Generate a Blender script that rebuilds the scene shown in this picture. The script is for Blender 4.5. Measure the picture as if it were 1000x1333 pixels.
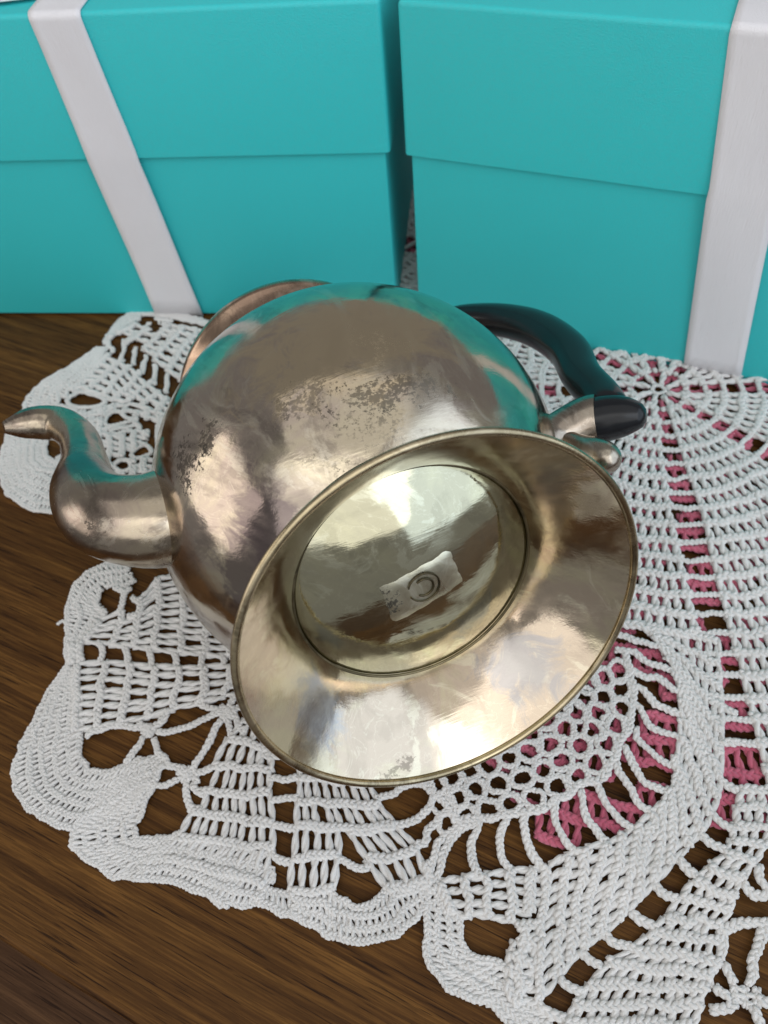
import bpy, bmesh, math, random
import numpy as np
from mathutils import Matrix, Vector

random.seed(7)
rng = np.random.default_rng(7)
for o in list(bpy.data.objects):
    bpy.data.objects.remove(o)
scene = bpy.context.scene
COL = scene.collection

# ------------------------------------------------------------------ camera
CAM_H, PITCH, ROLL = 0.30, 0.9231, -0.1211
cp, sp = math.cos(PITCH), math.sin(PITCH)
fwd = Vector((0, cp, -sp)); right0 = Vector((1, 0, 0)); up0 = Vector((0, sp, cp))
cr, sr = math.cos(ROLL), math.sin(ROLL)
right = cr * right0 + sr * up0
up = -sr * right0 + cr * up0
cam_data = bpy.data.cameras.new('camera')
cam = bpy.data.objects.new('camera', cam_data)
COL.objects.link(cam)
cam.matrix_world = Matrix(((right.x, up.x, -fwd.x, 0), (right.y, up.y, -fwd.y, 0), (right.z, up.z, -fwd.z, CAM_H), (0, 0, 0, 1)))
cam_data.sensor_fit = 'VERTICAL'
cam_data.sensor_height = 24.0
cam_data.lens = 24.0 * 1011.2 / 1333.0
cam_data.clip_start = 0.01
cam_data.clip_end = 50
cam_data.dof.use_dof = True
cam_data.dof.focus_distance = 0.245
cam_data.dof.aperture_fstop = 11.0
scene.camera = cam

# ------------------------------------------------------------------ light
world = bpy.data.worlds.new('World')
scene.world = world
world.use_nodes = True
bg = world.node_tree.nodes['Background']
bg.inputs['Color'].default_value = (0.86, 0.85, 0.84, 1)
bg.inputs['Strength'].default_value = 0.25

def area(name, loc, target, sx, sy, power, color):
    d = bpy.data.lights.new(name, 'AREA')
    d.shape = 'RECTANGLE'; d.size = sx; d.size_y = sy; d.energy = power; d.color = color
    o = bpy.data.objects.new(name, d)
    COL.objects.link(o)
    o.location = loc
    o.rotation_euler = (Vector(target) - Vector(loc)).to_track_quat('-Z', 'Y').to_euler()
    return o
area('ceiling_bounce_light', (0.0, -0.3, 2.2), (0.0, -0.3, 0.0), 2.6, 2.6, 10.0, (1.0, 0.97, 0.93))
area('window_light', (-0.2, -1.15, 1.30), (0.0, 0.35, 0.05), 2.6, 1.7, 15.0, (1.0, 0.985, 0.96))
area('left_window_light', (-1.6, 0.0, 0.55), (0.0, 0.2, 0.08), 1.3, 1.0, 5.5, (1.0, 0.92, 0.85))
area('right_window_light', (1.35, -0.6, 1.0), (0.1, 0.3, 0.05), 2.3, 1.8, 17.0, (0.74, 0.86, 1.0))

scene.view_settings.view_transform = 'Standard'
scene.view_settings.look = 'None'
scene.view_settings.exposure = 0.17
scene.view_settings.gamma = 1.0
scene.render.engine = 'CYCLES'
scene.cycles.use_denoising = True
scene.cycles.max_bounces = 10

# ------------------------------------------------------------------ helpers
def empty(name, loc=(0, 0, 0)):
    o = bpy.data.objects.new(name, None)
    o.empty_display_size = 0.02
    o.location = loc
    COL.objects.link(o)
    return o

def tag(o, label, cat, group=None):
    o['label'] = label; o['category'] = cat
    if group: o['group'] = group

def mesh_obj(name, verts, faces, mat, parent=None, smooth=True):
    me = bpy.data.meshes.new(name)
    me.from_pydata([tuple(v) for v in verts], [], faces)
    me.update()
    if smooth:
        me.polygons.foreach_set('use_smooth', [True] * len(me.polygons))
    me.materials.append(mat)
    o = bpy.data.objects.new(name, me)
    COL.objects.link(o)
    if parent: o.parent = parent
    return o

def bm_obj(name, bm, mat, parent=None, smooth=True, angle=None):
    bmesh.ops.recalc_face_normals(bm, faces=bm.faces)
    me = bpy.data.meshes.new(name)
    bm.to_mesh(me); bm.free()
    if smooth:
        me.polygons.foreach_set('use_smooth', [True] * len(me.polygons))
        if angle: me.set_sharp_from_angle(angle=angle)
    me.materials.append(mat)
    o = bpy.data.objects.new(name, me)
    COL.objects.link(o)
    if parent: o.parent = parent
    return o

def spline(pts, n, closed=False):
    """Catmull-Rom resample of rows of floats to n samples, even in parameter."""
    P = np.array(pts, float)
    d = np.r_[0, np.cumsum(np.linalg.norm(np.diff(P[:, :2], axis=0), axis=1))]
    Q = np.vstack([2 * P[0] - P[1], P, 2 * P[-1] - P[-2]])
    out = []
    for u in np.linspace(0, d[-1], n):
        i = min(np.searchsorted(d, u, side='right') - 1, len(P) - 2)
        t = (u - d[i]) / max(d[i + 1] - d[i], 1e-9)
        p0, p1, p2, p3 = Q[i], Q[i + 1], Q[i + 2], Q[i + 3]
        out.append(0.5 * (2 * p1 + (p2 - p0) * t + (2 * p0 - 5 * p1 + 4 * p2 - p3) * t * t + (3 * p1 - p0 - 3 * p2 + p3) * t ** 3))
    return np.array(out)

def lathe(name, prof, mat, parent, n=128, close=False):
    """prof: (z, r) rows about local z."""
    V, Fc = [], []
    m = len(prof)
    for z, r in prof:
        for k in range(n):
            a = 2 * math.pi * k / n
            V.append((r * math.cos(a), r * math.sin(a), z))
    rows = m if close else m - 1
    for i in range(rows):
        j = (i + 1) % m
        for k in range(n):
            k2 = (k + 1) % n
            Fc.append((i * n + k, i * n + k2, j * n + k2, j * n + k))
    bm = bmesh.new()
    me = bpy.data.meshes.new('tmp'); me.from_pydata(V, [], Fc); bm.from_mesh(me); bpy.data.meshes.remove(me)
    bmesh.ops.remove_doubles(bm, verts=bm.verts, dist=1e-6)
    return bm_obj(name, bm, mat, parent)

def sweep(name, path, radii, mat, parent, n=32, flat=1.0, up_hint=(0, 1, 0), cap=True):
    P = [Vector(p) for p in path]
    V, Fc = [], []
    U = Vector(up_hint).normalized()
    for i, p in enumerate(P):
        t = (P[min(i + 1, len(P) - 1)] - P[max(i - 1, 0)]).normalized()
        b = U - t * U.dot(t); b.normalize()
        c = t.cross(b)
        r = radii[i]
        for k in range(n):
            a = 2 * math.pi * k / n
            V.append(p + c * (r * math.cos(a)) + b * (r * flat * math.sin(a)))
    for i in range(len(P) - 1):
        for k in range(n):
            k2 = (k + 1) % n
            Fc.append((i * n + k, i * n + k2, (i + 1) * n + k2, (i + 1) * n + k))
    if cap:
        Fc.append(tuple(range(n))); Fc.append(tuple(range((len(P) - 1) * n, len(P) * n)))
    bm = bmesh.new()
    me = bpy.data.meshes.new('tmp'); me.from_pydata([tuple(v) for v in V], [], Fc); bm.from_mesh(me); bpy.data.meshes.remove(me)
    return bm_obj(name, bm, mat, parent, angle=math.radians(50))

def box_bm(x0, x1, y0, y1, z0, z1, bev=0.001, seg=3):
    bm = bmesh.new()
    bmesh.ops.create_cube(bm, size=1)
    for v in bm.verts:
        v.co = Vector(((x0 + x1) / 2 + v.co.x * (x1 - x0), (y0 + y1) / 2 + v.co.y * (y1 - y0), (z0 + z1) / 2 + v.co.z * (z1 - z0)))
    if bev:
        bmesh.ops.bevel(bm, geom=list(bm.edges), offset=bev, segments=seg, affect='EDGES', profile=0.5)
    return bm

# ------------------------------------------------------------------ materials
class NT:
    def __init__(s, name):
        s.m = bpy.data.materials.new(name); s.m.use_nodes = True
        s.t = s.m.node_tree; s.b = s.t.nodes['Principled BSDF']
        s.co = s.t.nodes.new('ShaderNodeTexCoord').outputs['Object']
    def n(s, typ, **kw):
        x = s.t.nodes.new(typ)
        for k, v in kw.items():
            if k in x.inputs: s.put(x.inputs[k], v)
            else: setattr(x, k, v)
        return x
    def put(s, sock, v):
        if hasattr(v, 'is_output'): s.t.links.new(v, sock)
        elif isinstance(v, (tuple, list)) and len(v) == 3 and sock.type == 'RGBA': sock.default_value = (*v, 1)
        else: sock.default_value = v
    def mapping(s, scale=(1, 1, 1), rot=(0, 0, 0), loc=(0, 0, 0), src=None):
        x = s.n('ShaderNodeMapping'); s.put(x.inputs['Vector'], src or s.co)
        x.inputs['Scale'].default_value = scale; x.inputs['Rotation'].default_value = rot; x.inputs['Location'].default_value = loc
        return x.outputs['Vector']
    def noise(s, scale, detail=3, rough=0.5, vec=None, dist=0.0):
        x = s.n('ShaderNodeTexNoise'); s.put(x.inputs['Vector'], vec or s.co)
        x.inputs['Scale'].default_value = scale; x.inputs['Detail'].default_value = detail
        x.inputs['Roughness'].default_value = rough; x.inputs['Distortion'].default_value = dist
        return x.outputs['Fac']
    def ramp(s, fac, stops):
        x = s.n('ShaderNodeValToRGB'); s.put(x.inputs['Fac'], fac)
        e = x.color_ramp.elements
        while len(e) < len(stops): e.new(0.5)
        for el, (p, c) in zip(e, stops):
            el.position = p; el.color = (*c, 1) if isinstance(c, tuple) else (c, c, c, 1)
        return x.outputs['Color']
    def mix(s, fac, a, b, blend='MIX'):
        x = s.n('ShaderNodeMix', data_type='RGBA', blend_type=blend)
        s.put(x.inputs[0], fac); s.put(x.inputs[6], a); s.put(x.inputs[7], b)
        return x.outputs[2]
    def math(s, op, a, b=0.0, c=None, clamp=False):
        x = s.n('ShaderNodeMath', operation=op, use_clamp=clamp)
        s.put(x.inputs[0], a); s.put(x.inputs[1], b)
        if c is not None: s.put(x.inputs[2], c)
        return x.outputs[0]
    def bump(s, h, strength=0.2, dist=0.001, normal=None):
        x = s.n('ShaderNodeBump'); s.put(x.inputs['Height'], h)
        x.inputs['Strength'].default_value = strength; x.inputs['Distance'].default_value = dist
        if normal: s.put(x.inputs['Normal'], normal)
        return x.outputs['Normal']
    def set(s, **kw):
        for k, v in kw.items(): s.put(s.b.inputs[k.replace('_', ' ')], v)
        return s.m

def mat_silver(name, tan, rose, dark_amt, rough, seed, smear=0.6, spot_scale=1100, blobs=()):
    """old silver plate: smeary tarnish with fairly crisp borders over a mirror, fine black specks in clusters.
    blobs: colour patches with a place of their own, both stains and painted-in reflections (centre, half sizes, colour, amount, speckled)"""
    t = NT(name)
    v = t.mapping(loc=(seed, seed * 0.7, seed * 1.3))
    sw = t.mapping(loc=(seed + 1, 2, seed), scale=(1, 1, 0.45), rot=(0.3, 0.5, 0.2))
    big = t.noise(15, 6, 0.62, v, 1.6)
    mid = t.noise(40, 5, 0.65, sw, 1.8)
    streak = t.noise(26, 5, 0.62, sw, 2.4)
    thin = t.noise(70, 4, 0.6, sw, 2.0)
    c = t.mix(t.ramp(big, [(0.43, 0.0), (0.54, 1.0)]), tan, rose)
    c = t.mix(t.math('MULTIPLY', t.ramp(streak, [(0.53, 0.0), (0.61, 1.0)]), smear), c, tuple(x * 0.45 for x in rose))
    c = t.mix(t.math('MULTIPLY', t.ramp(mid, [(0.56, 0.0), (0.61, 1.0)]), 0.55), c, (tan[0] * 1.2, tan[1] * 1.24, tan[2] * 1.36))
    c = t.mix(t.math('MULTIPLY', t.ramp(thin, [(0.485, 0.0), (0.5, 1.0), (0.515, 0.0)]), 0.28), c, (tan[0] * 1.25, tan[1] * 1.28, tan[2] * 1.4))
    fine_n = t.noise(spot_scale, 5, 0.75, t.mapping(scale=(0.6, 0.6, 0.8), loc=(seed, 0, 3)))
    coarse_n = t.noise(210, 6, 0.7, v, 1.0)
    patch = t.ramp(t.noise(24, 3, 0.55, v), [(0.62, 0.0), (0.72, 1.0)])
    fine = t.ramp(fine_n, [(0.52, 0.0), (0.58, 1.0)])
    spots = t.math('MULTIPLY', t.math('MULTIPLY', patch, fine), dark_amt, clamp=True)
    c = t.mix(spots, c, (0.05, 0.042, 0.035))
    rsum = spots
    for (ctr, half, col, amt, speck) in blobs:
        mp = t.n('ShaderNodeMapping', vector_type='TEXTURE'); t.put(mp.inputs['Vector'], t.co)
        mp.inputs['Location'].default_value = ctr; mp.inputs['Scale'].default_value = half
        ln = t.n('ShaderNodeVectorMath', operation='LENGTH'); t.put(ln.inputs[0], mp.outputs['Vector'])
        wob = t.math('ADD', ln.outputs['Value'], t.math('MULTIPLY', t.math('SUBTRACT', t.noise(60, 5, 0.7, v, 1.5), 0.5), 2.4))
        m = t.ramp(wob, [(0.55, 1.0), (1.0, 0.0)] if not speck else [(0.3, 1.0), (1.2, 0.0)])
        if speck:
            g = t.math('ADD', t.math('MULTIPLY', fine_n, 0.68), t.math('MULTIPLY', coarse_n, 0.32))
            m = t.ramp(t.math('ADD', t.math('MULTIPLY', m, 0.5), t.math('MULTIPLY', t.math('SUBTRACT', g, 0.5), 2.6)), [(0.41, 0.0), (0.48, 1.0)])
        m = t.math('MULTIPLY', m, amt, clamp=True)
        c = t.mix(m, c, col)
        if speck: rsum = t.math('ADD', rsum, m, clamp=True)
    r = t.math('ADD', t.math('MULTIPLY', t.ramp(mid, [(0.4, 0.0), (0.62, 1.0)]), 0.13), rough)
    r = t.math('ADD', r, t.math('MULTIPLY', rsum, 0.35))
    dents = t.noise(26, 3, 0.5, v)
    scr = t.noise(1100, 2, 0.6, t.mapping(scale=(0.04, 1, 1), rot=(0.4, 0.2, 0.7)))
    nrm = t.bump(scr, 0.06, 0.0004, t.bump(dents, 0.22, 0.005))
    return t.set(Base_Color=c, Metallic=1.0, Roughness=r, Normal=nrm)

def mat_wood(name, rot, lo, mid, hi, rough=0.5):
    t = NT(name)
    v = t.mapping(rot=(0, 0, 0), scale=(1, 1, 1))
    warp = t.noise(5, 2, 0.5, t.mapping(scale=(1, 2, 1)))
    grain = t.noise(1.0, 6, 0.66, t.mapping(scale=(8, 260, 30)), 0.7)
    fine = t.noise(1.0, 4, 0.7, t.mapping(scale=(32, 1100, 60)), 0.2)
    pores = t.noise(1.0, 3, 0.65, t.mapping(scale=(30, 1250, 90), loc=(3, 1, 2)), 0.3)
    broad = t.noise(1.0, 3, 0.5, t.mapping(scale=(1.6, 42, 6), loc=(2, 5, 1)), 0.5)
    c = t.ramp(grain, [(0.30, lo), (0.47, mid), (0.72, hi)])
    c = t.mix(t.math('MULTIPLY', t.ramp(broad, [(0.44, 0.0), (0.62, 1.0)]), 0.35), c, lo)
    c = t.mix(t.math('MULTIPLY', t.ramp(fine, [(0.45, 1.0), (0.58, 0.0)]), 0.5), c, lo)
    c = t.mix(t.ramp(pores, [(0.36, 0.8), (0.43, 0.0)]), c, (0.008, 0.003, 0.002))
    r = t.math('ADD', t.math('MULTIPLY', fine, 0.22), rough - 0.1)
    nrm = t.bump(t.math('ADD', fine, t.math('MULTIPLY', pores, 0.8)), 0.12, 0.0004)
    return t.set(Base_Color=c, Roughness=r, Normal=nrm, Specular_IOR_Level=0.10)

def mat_yarn(name, c0, c1):
    t = NT(name)
    c = t.mix(t.ramp(t.noise(35, 3, 0.6), [(0.35, 0.0), (0.65, 1.0)]), c0, c1)
    fib = t.noise(2600, 3, 0.7, t.mapping(rot=(0.3, 0.5, 0.8), scale=(0.5, 1.4, 1)))
    return t.set(Base_Color=c, Roughness=0.85, Normal=t.bump(fib, 0.8, 0.0007), Sheen_Weight=0.3, Sheen_Roughness=0.6, Specular_IOR_Level=0.2)

def mat_paper():
    t = NT('teal_paper')
    c = t.mix(t.noise(9, 3, 0.6), (0.030, 0.57, 0.60), (0.040, 0.61, 0.635))
    c = t.mix(t.math('MULTIPLY', t.ramp(t.noise(700, 4, 0.75), [(0.42, 0.0), (0.6, 1.0)]), 0.35), c, (0.07, 0.52, 0.55))
    grain = t.noise(1500, 3, 0.7)
    return t.set(Base_Color=c, Roughness=t.math('ADD', t.math('MULTIPLY', grain, 0.12), 0.42), Normal=t.bump(grain, 0.45, 0.0006, t.bump(t.noise(6, 3), 0.16, 0.01)), Specular_IOR_Level=0.45)

def mat_satin():
    t = NT('white_satin')
    weave = t.noise(1.0, 2, 0.5, t.mapping(scale=(2500, 2500, 180)))
    c = t.mix(t.noise(18, 3, 0.5), (0.77, 0.76, 0.80), (0.85, 0.84, 0.875))
    return t.set(Base_Color=c, Roughness=0.30, Normal=t.bump(weave, 0.5, 0.0006, t.bump(t.noise(40, 2, 0.5, t.mapping(scale=(1, 1, 0.35))), 0.3, 0.004)), Sheen_Weight=0.3, Anisotropic=0.4)

def mat_black():
    t = NT('black_handle_resin')
    c = t.mix(t.noise(60, 3, 0.6), (0.006, 0.007, 0.009), (0.016, 0.018, 0.022))
    return t.set(Base_Color=c, Roughness=t.math('ADD', t.math('MULTIPLY', t.noise(130, 3), 0.22), 0.10), Specular_IOR_Level=0.32)

BLK, PUR, TAN = (0.05, 0.045, 0.04), (0.19, 0.15, 0.15), (0.66, 0.54, 0.37)
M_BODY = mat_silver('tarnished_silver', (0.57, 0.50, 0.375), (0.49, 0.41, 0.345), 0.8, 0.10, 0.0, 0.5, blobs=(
    ((0.0369, 0.0300, 0.0310), (0.010, 0.022, 0.020), PUR, 0.8, False),  # purple tarnish that also paints in the dark lower part of the reflected room
    ((0.0480, 0.0164, 0.0305), (0.012, 0.022, 0.016), PUR, 0.75, False),  # dark reflection of table and foot painted into the metal colour
    ((-0.005, 0.0706, 0.0600), (0.042, 0.024, 0.026), TAN, 0.9, False),  # bright reflected ceiling painted in as lighter tan on the body's top
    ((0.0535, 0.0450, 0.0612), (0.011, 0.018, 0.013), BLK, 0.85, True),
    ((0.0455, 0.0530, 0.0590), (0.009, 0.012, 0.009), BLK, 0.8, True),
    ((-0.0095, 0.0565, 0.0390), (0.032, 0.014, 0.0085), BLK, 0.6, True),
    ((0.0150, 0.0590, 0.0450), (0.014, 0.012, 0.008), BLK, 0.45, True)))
M_FOOT = mat_silver('brassy_silver', (0.66, 0.59, 0.415), (0.60, 0.50, 0.39), 0.35, 0.12, 3.1, 0.2, blobs=(
    ((-0.0253, -0.0398, 0.0072), (0.016, 0.013, 0.02), (0.40, 0.385, 0.38), 0.85, False),
    ((0.0411, -0.0221, 0.0092), (0.010, 0.014, 0.02), (0.42, 0.43, 0.44), 0.8, False),
    ((-0.0480, 0.0150, 0.0100), (0.018, 0.024, 0.02), (0.40, 0.33, 0.24), 0.7, False),
    ((0.0244, -0.0515, 0.0022), (0.012, 0.003, 0.005), BLK, 0.45, True)))
M_DOME = mat_silver('dome_silver', (0.57, 0.55, 0.385), (0.50, 0.48, 0.35), 0.2, 0.035, 5.7, 0.2)
M_RIM = mat_silver('worn_rim_silver', (0.50, 0.42, 0.27), (0.34, 0.28, 0.18), 0.8, 0.2, 8.2, 0.6)
M_PLATE = mat_silver('stamped_plate_silver', (0.66, 0.64, 0.50), (0.56, 0.54, 0.41), 1.0, 0.26, 2.2, 0.3, blobs=(((0.0125, 0.001, 0.019), (0.007, 0.009, 0.02), BLK, 0.9, True),))
M_SEAM = mat_silver('grimy_seam', (0.20, 0.165, 0.10), (0.12, 0.10, 0.06), 0.8, 0.35, 4.4, 0.6)
M_COLLAR = mat_silver('coppery_collar', (0.56, 0.40, 0.29), (0.42, 0.29, 0.215), 0.9, 0.2, 7.4, 0.5)
M_SOCKET = mat_silver('dull_socket_silver', (0.46, 0.42, 0.34), (0.36, 0.31, 0.26), 0.9, 0.2, 6.6, 0.7)
M_SPOUT = mat_silver('spout_silver', (0.48, 0.41, 0.31), (0.37, 0.30, 0.25), 0.8, 0.17, 9.3, 0.65, blobs=(
    ((0.087, 0.030, 0.070), (0.006, 0.010, 0.007), BLK, 0.6, True), ((0.093, 0.036, 0.110), (0.010, 0.012, 0.02), PUR, 0.6, False)))
M_BLACK = mat_black()
M_PAPER = mat_paper()
M_SATIN = mat_satin()
M_WHITE = mat_yarn('white_cotton_yarn', (0.79, 0.78, 0.765), (0.86, 0.85, 0.84))
M_PINK = mat_yarn('pink_cotton_yarn', (0.58, 0.11, 0.19), (0.70, 0.17, 0.26))
M_WOOD = mat_wood('dark_oak_veneer', 0, (0.034, 0.0140, 0.0045), (0.118, 0.052, 0.0135), (0.205, 0.096, 0.024))
M_WOOD_RED = mat_wood('reddish_oak_edge', 0, (0.030, 0.014, 0.007), (0.07, 0.034, 0.016), (0.11, 0.055, 0.025), 0.36)

# ------------------------------------------------------------------ table
table = empty('wooden_table', (-0.150, 0.057, 0))
table.rotation_euler = (0, 0, math.radians(-31))
tag(table, 'dark brown wood grained table under the doilies and boxes', 'table')
bm = box_bm(-0.6, 1.0, 0, 1.1, -0.005, 0, 0.0)
edges = [e for e in bm.edges if all(abs(v.co.y) < 1e-6 and v.co.z > -0.001 for v in e.verts)]
bmesh.ops.bevel(bm, geom=edges, offset=0.003, segments=5, affect='EDGES', profile=0.5)
bm_obj('tabletop', bm, M_WOOD, table, angle=math.radians(40))
bm = box_bm(-0.6, 1.0, -0.10, 1.1, -0.075, -0.0055, 0.002)
bm_obj('edge_moulding', bm, M_WOOD_RED, table, angle=math.radians(40))

# ------------------------------------------------------------------ crochet doilies
HOLES=[[(-124.3,194.3),(-124.6,191.3),(-126.2,189.4),(-128.6,188.9),(-131.2,190.1),(-133.3,192.6),(-134.4,195.8),(-134.1,198.8),(-132.5,200.9),(-130.1,201.4),(-127.4,200.1),(-125.3,197.6)],[(-116.4,188.8),(-116.6,187.0),(-117.5,185.8),(-118.8,185.5),(-120.3,186.2),(-121.5,187.7),(-122.0,189.6),(-121.8,191.4),(-120.9,192.6),(-119.6,192.9),(-118.1,192.2),(-116.9,190.7)],[(-131.9,124.6),(-131.4,127.7),(-127.9,130.2),(-120.2,131.1),(-107.9,127.3),(-108.0,125.4),(-110.4,121.3),(-113.1,117.3),(-120.0,116.0),(-124.6,116.2),(-130.1,118.1),(-132.1,121.5)],[(-104.3,119.8),(-105.3,118.4),(-106.4,117.6),(-107.3,117.7),(-107.8,118.6),(-107.7,120.0),(-107.2,121.7),(-106.2,123.1),(-105.1,123.9),(-104.1,123.8),(-103.6,122.9),(-103.7,121.4)],[(-106.8,90.5),(-107.6,92.8),(-105.1,96.7),(-102.3,105.4),(-97.8,105.7),(-94.0,107.4),(-90.4,107.2),(-89.1,101.2),(-87.0,95.2),(-90.9,90.8),(-95.0,87.4),(-105.2,88.3)],[(-31.4,69.5),(-27.1,68.0),(-20.3,66.9),(-19.4,64.0),(-16.6,62.4),(-17.1,59.3),(-20.4,56.7),(-25.3,56.2),(-29.7,57.7),(-33.6,61.1),(-33.5,63.6)],[(-29.5,78.2),(-25.2,75.6),(-24.1,70.7),(-28.8,71.0),(-30.9,74.6)],[(-79.9,106.5),(-80.2,105.4),(-81.3,104.7),(-82.8,104.5),(-84.3,105.0),(-85.4,106.0),(-85.9,107.3),(-85.6,108.4),(-84.5,109.2),(-83.0,109.3),(-81.5,108.8),(-80.3,107.8)],[(-81.2,98.5),(-81.8,97.7),(-83.0,97.5),(-84.4,97.8),(-85.5,98.7),(-86.3,99.8),(-86.3,100.9),(-85.6,101.6),(-84.5,101.9),(-83.1,101.5),(-81.9,100.6),(-81.2,99.5)],[(10.0,42.4),(11.5,45.2),(15.7,46.7),(22.1,45.7),(26.9,40.6),(24.5,37.4),(22.0,35.4),(15.6,35.6),(10.9,38.4)],[(25.7,47.1),(30.2,46.6),(34.8,46.4),(35.5,44.9),(33.5,43.6),(27.2,44.5)],[(110.6,47.0),(110.0,46.2),(108.9,45.7),(107.7,45.6),(106.7,46.0),(106.1,46.6),(106.1,47.5),(106.7,48.3),(107.7,48.8),(109.0,48.9),(110.0,48.5),(110.6,47.8)],[(104.5,40.0),(103.9,39.0),(102.8,38.4),(101.5,38.3),(100.5,38.6),(100.0,39.5),(100.0,40.5),(100.7,41.5),(101.8,42.2),(103.1,42.3),(104.1,41.9),(104.6,41.1)],[(-172.1,329.0),(-168.3,336.3),(-160.0,336.8),(-147.9,329.8),(-143.5,322.2),(-157.6,319.8),(-166.4,323.2)],[(-138.3,320.2),(-131.6,322.3),(-122.1,315.5),(-122.4,311.4),(-132.3,314.9)],[(-147.4,313.5),(-140.6,318.9),(-132.2,310.9),(-123.9,308.6),(-133.0,305.5),(-145.0,304.7)],[(-142.9,301.2),(-139.9,303.8),(-125.2,304.6),(-124.8,300.2),(-140.6,298.6)],[(-130.0,283.2),(-122.8,289.9),(-116.5,285.3),(-118.1,281.3),(-125.0,278.1)],[(-125.9,274.8),(-126.4,272.2),(-128.3,270.6),(-131.0,270.3),(-134.0,271.5),(-136.3,273.8),(-137.4,276.7),(-136.9,279.3),(-135.0,281.0),(-132.2,281.3),(-129.2,280.1),(-126.9,277.7)],[(-114.4,290.8),(-114.7,289.1),(-116.0,288.0),(-117.8,287.9),(-119.7,288.6),(-121.2,290.2),(-121.8,292.1),(-121.5,293.8),(-120.2,294.9),(-118.4,295.1),(-116.5,294.3),(-115.0,292.7)],[(-114.7,302.2),(-115.2,300.4),(-116.6,299.3),(-118.8,299.2),(-121.0,300.0),(-122.7,301.7),(-123.4,303.6),(-123.0,305.4),(-121.5,306.5),(-119.4,306.6),(-117.2,305.8),(-115.5,304.1)],[(-165.9,293.7),(-166.0,289.9),(-167.3,287.3),(-169.5,286.6),(-172.1,288.1),(-174.4,291.2),(-175.7,295.3),(-175.7,299.2),(-174.4,301.9),(-172.1,302.6),(-169.5,301.1),(-167.2,297.9)],[(-135.4,391.0),(-133.9,398.9),(-124.7,397.6),(-121.3,393.7),(-128.0,392.6),(-131.5,389.1)],[(-120.1,385.2),(-120.5,383.0),(-121.6,381.5),(-123.4,381.2),(-125.3,382.2),(-126.8,384.1),(-127.4,386.6),(-127.2,388.8),(-126.0,390.3),(-124.2,390.6),(-122.3,389.6),(-120.8,387.6)],[(-142.1,371.4),(-143.0,366.7),(-144.8,364.0),(-147.0,363.8),(-149.0,366.3),(-150.3,370.8),(-150.6,376.2),(-149.7,381.0),(-147.8,383.9),(-145.6,384.1),(-143.5,381.5),(-142.2,376.8)],[(-133.0,363.7),(-134.0,359.1),(-135.8,356.3),(-138.0,356.2),(-140.0,358.6),(-141.2,363.1),(-141.4,368.3),(-140.5,373.0),(-138.6,375.9),(-136.4,376.1),(-134.4,373.5),(-133.2,368.9)],[(-126.8,355.2),(-127.8,350.7),(-129.6,348.0),(-131.8,347.9),(-133.7,350.3),(-134.9,354.6),(-135.1,359.7),(-134.1,364.4),(-132.2,367.1),(-130.0,367.3),(-128.1,364.8),(-126.9,360.4)],[(-119.8,346.1),(-120.8,341.7),(-122.6,339.1),(-124.8,338.9),(-126.6,341.3),(-127.8,345.5),(-127.9,350.5),(-126.9,355.0),(-125.0,357.7),(-122.9,357.9),(-120.9,355.5),(-119.8,351.1)],[(-112.0,336.4),(-113.1,332.1),(-114.9,329.6),(-117.0,329.4),(-118.8,331.7),(-119.9,335.8),(-119.9,340.7),(-118.9,345.1),(-117.1,347.7),(-114.9,347.9),(-113.0,345.5),(-112.0,341.3)],[(-105.9,329.7),(-107.0,325.5),(-108.8,323.0),(-110.9,322.9),(-112.7,325.1),(-113.7,329.1),(-113.7,333.9),(-112.6,338.2),(-110.8,340.8),(-108.7,341.0),(-106.8,338.7),(-105.8,334.5)]]
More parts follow.
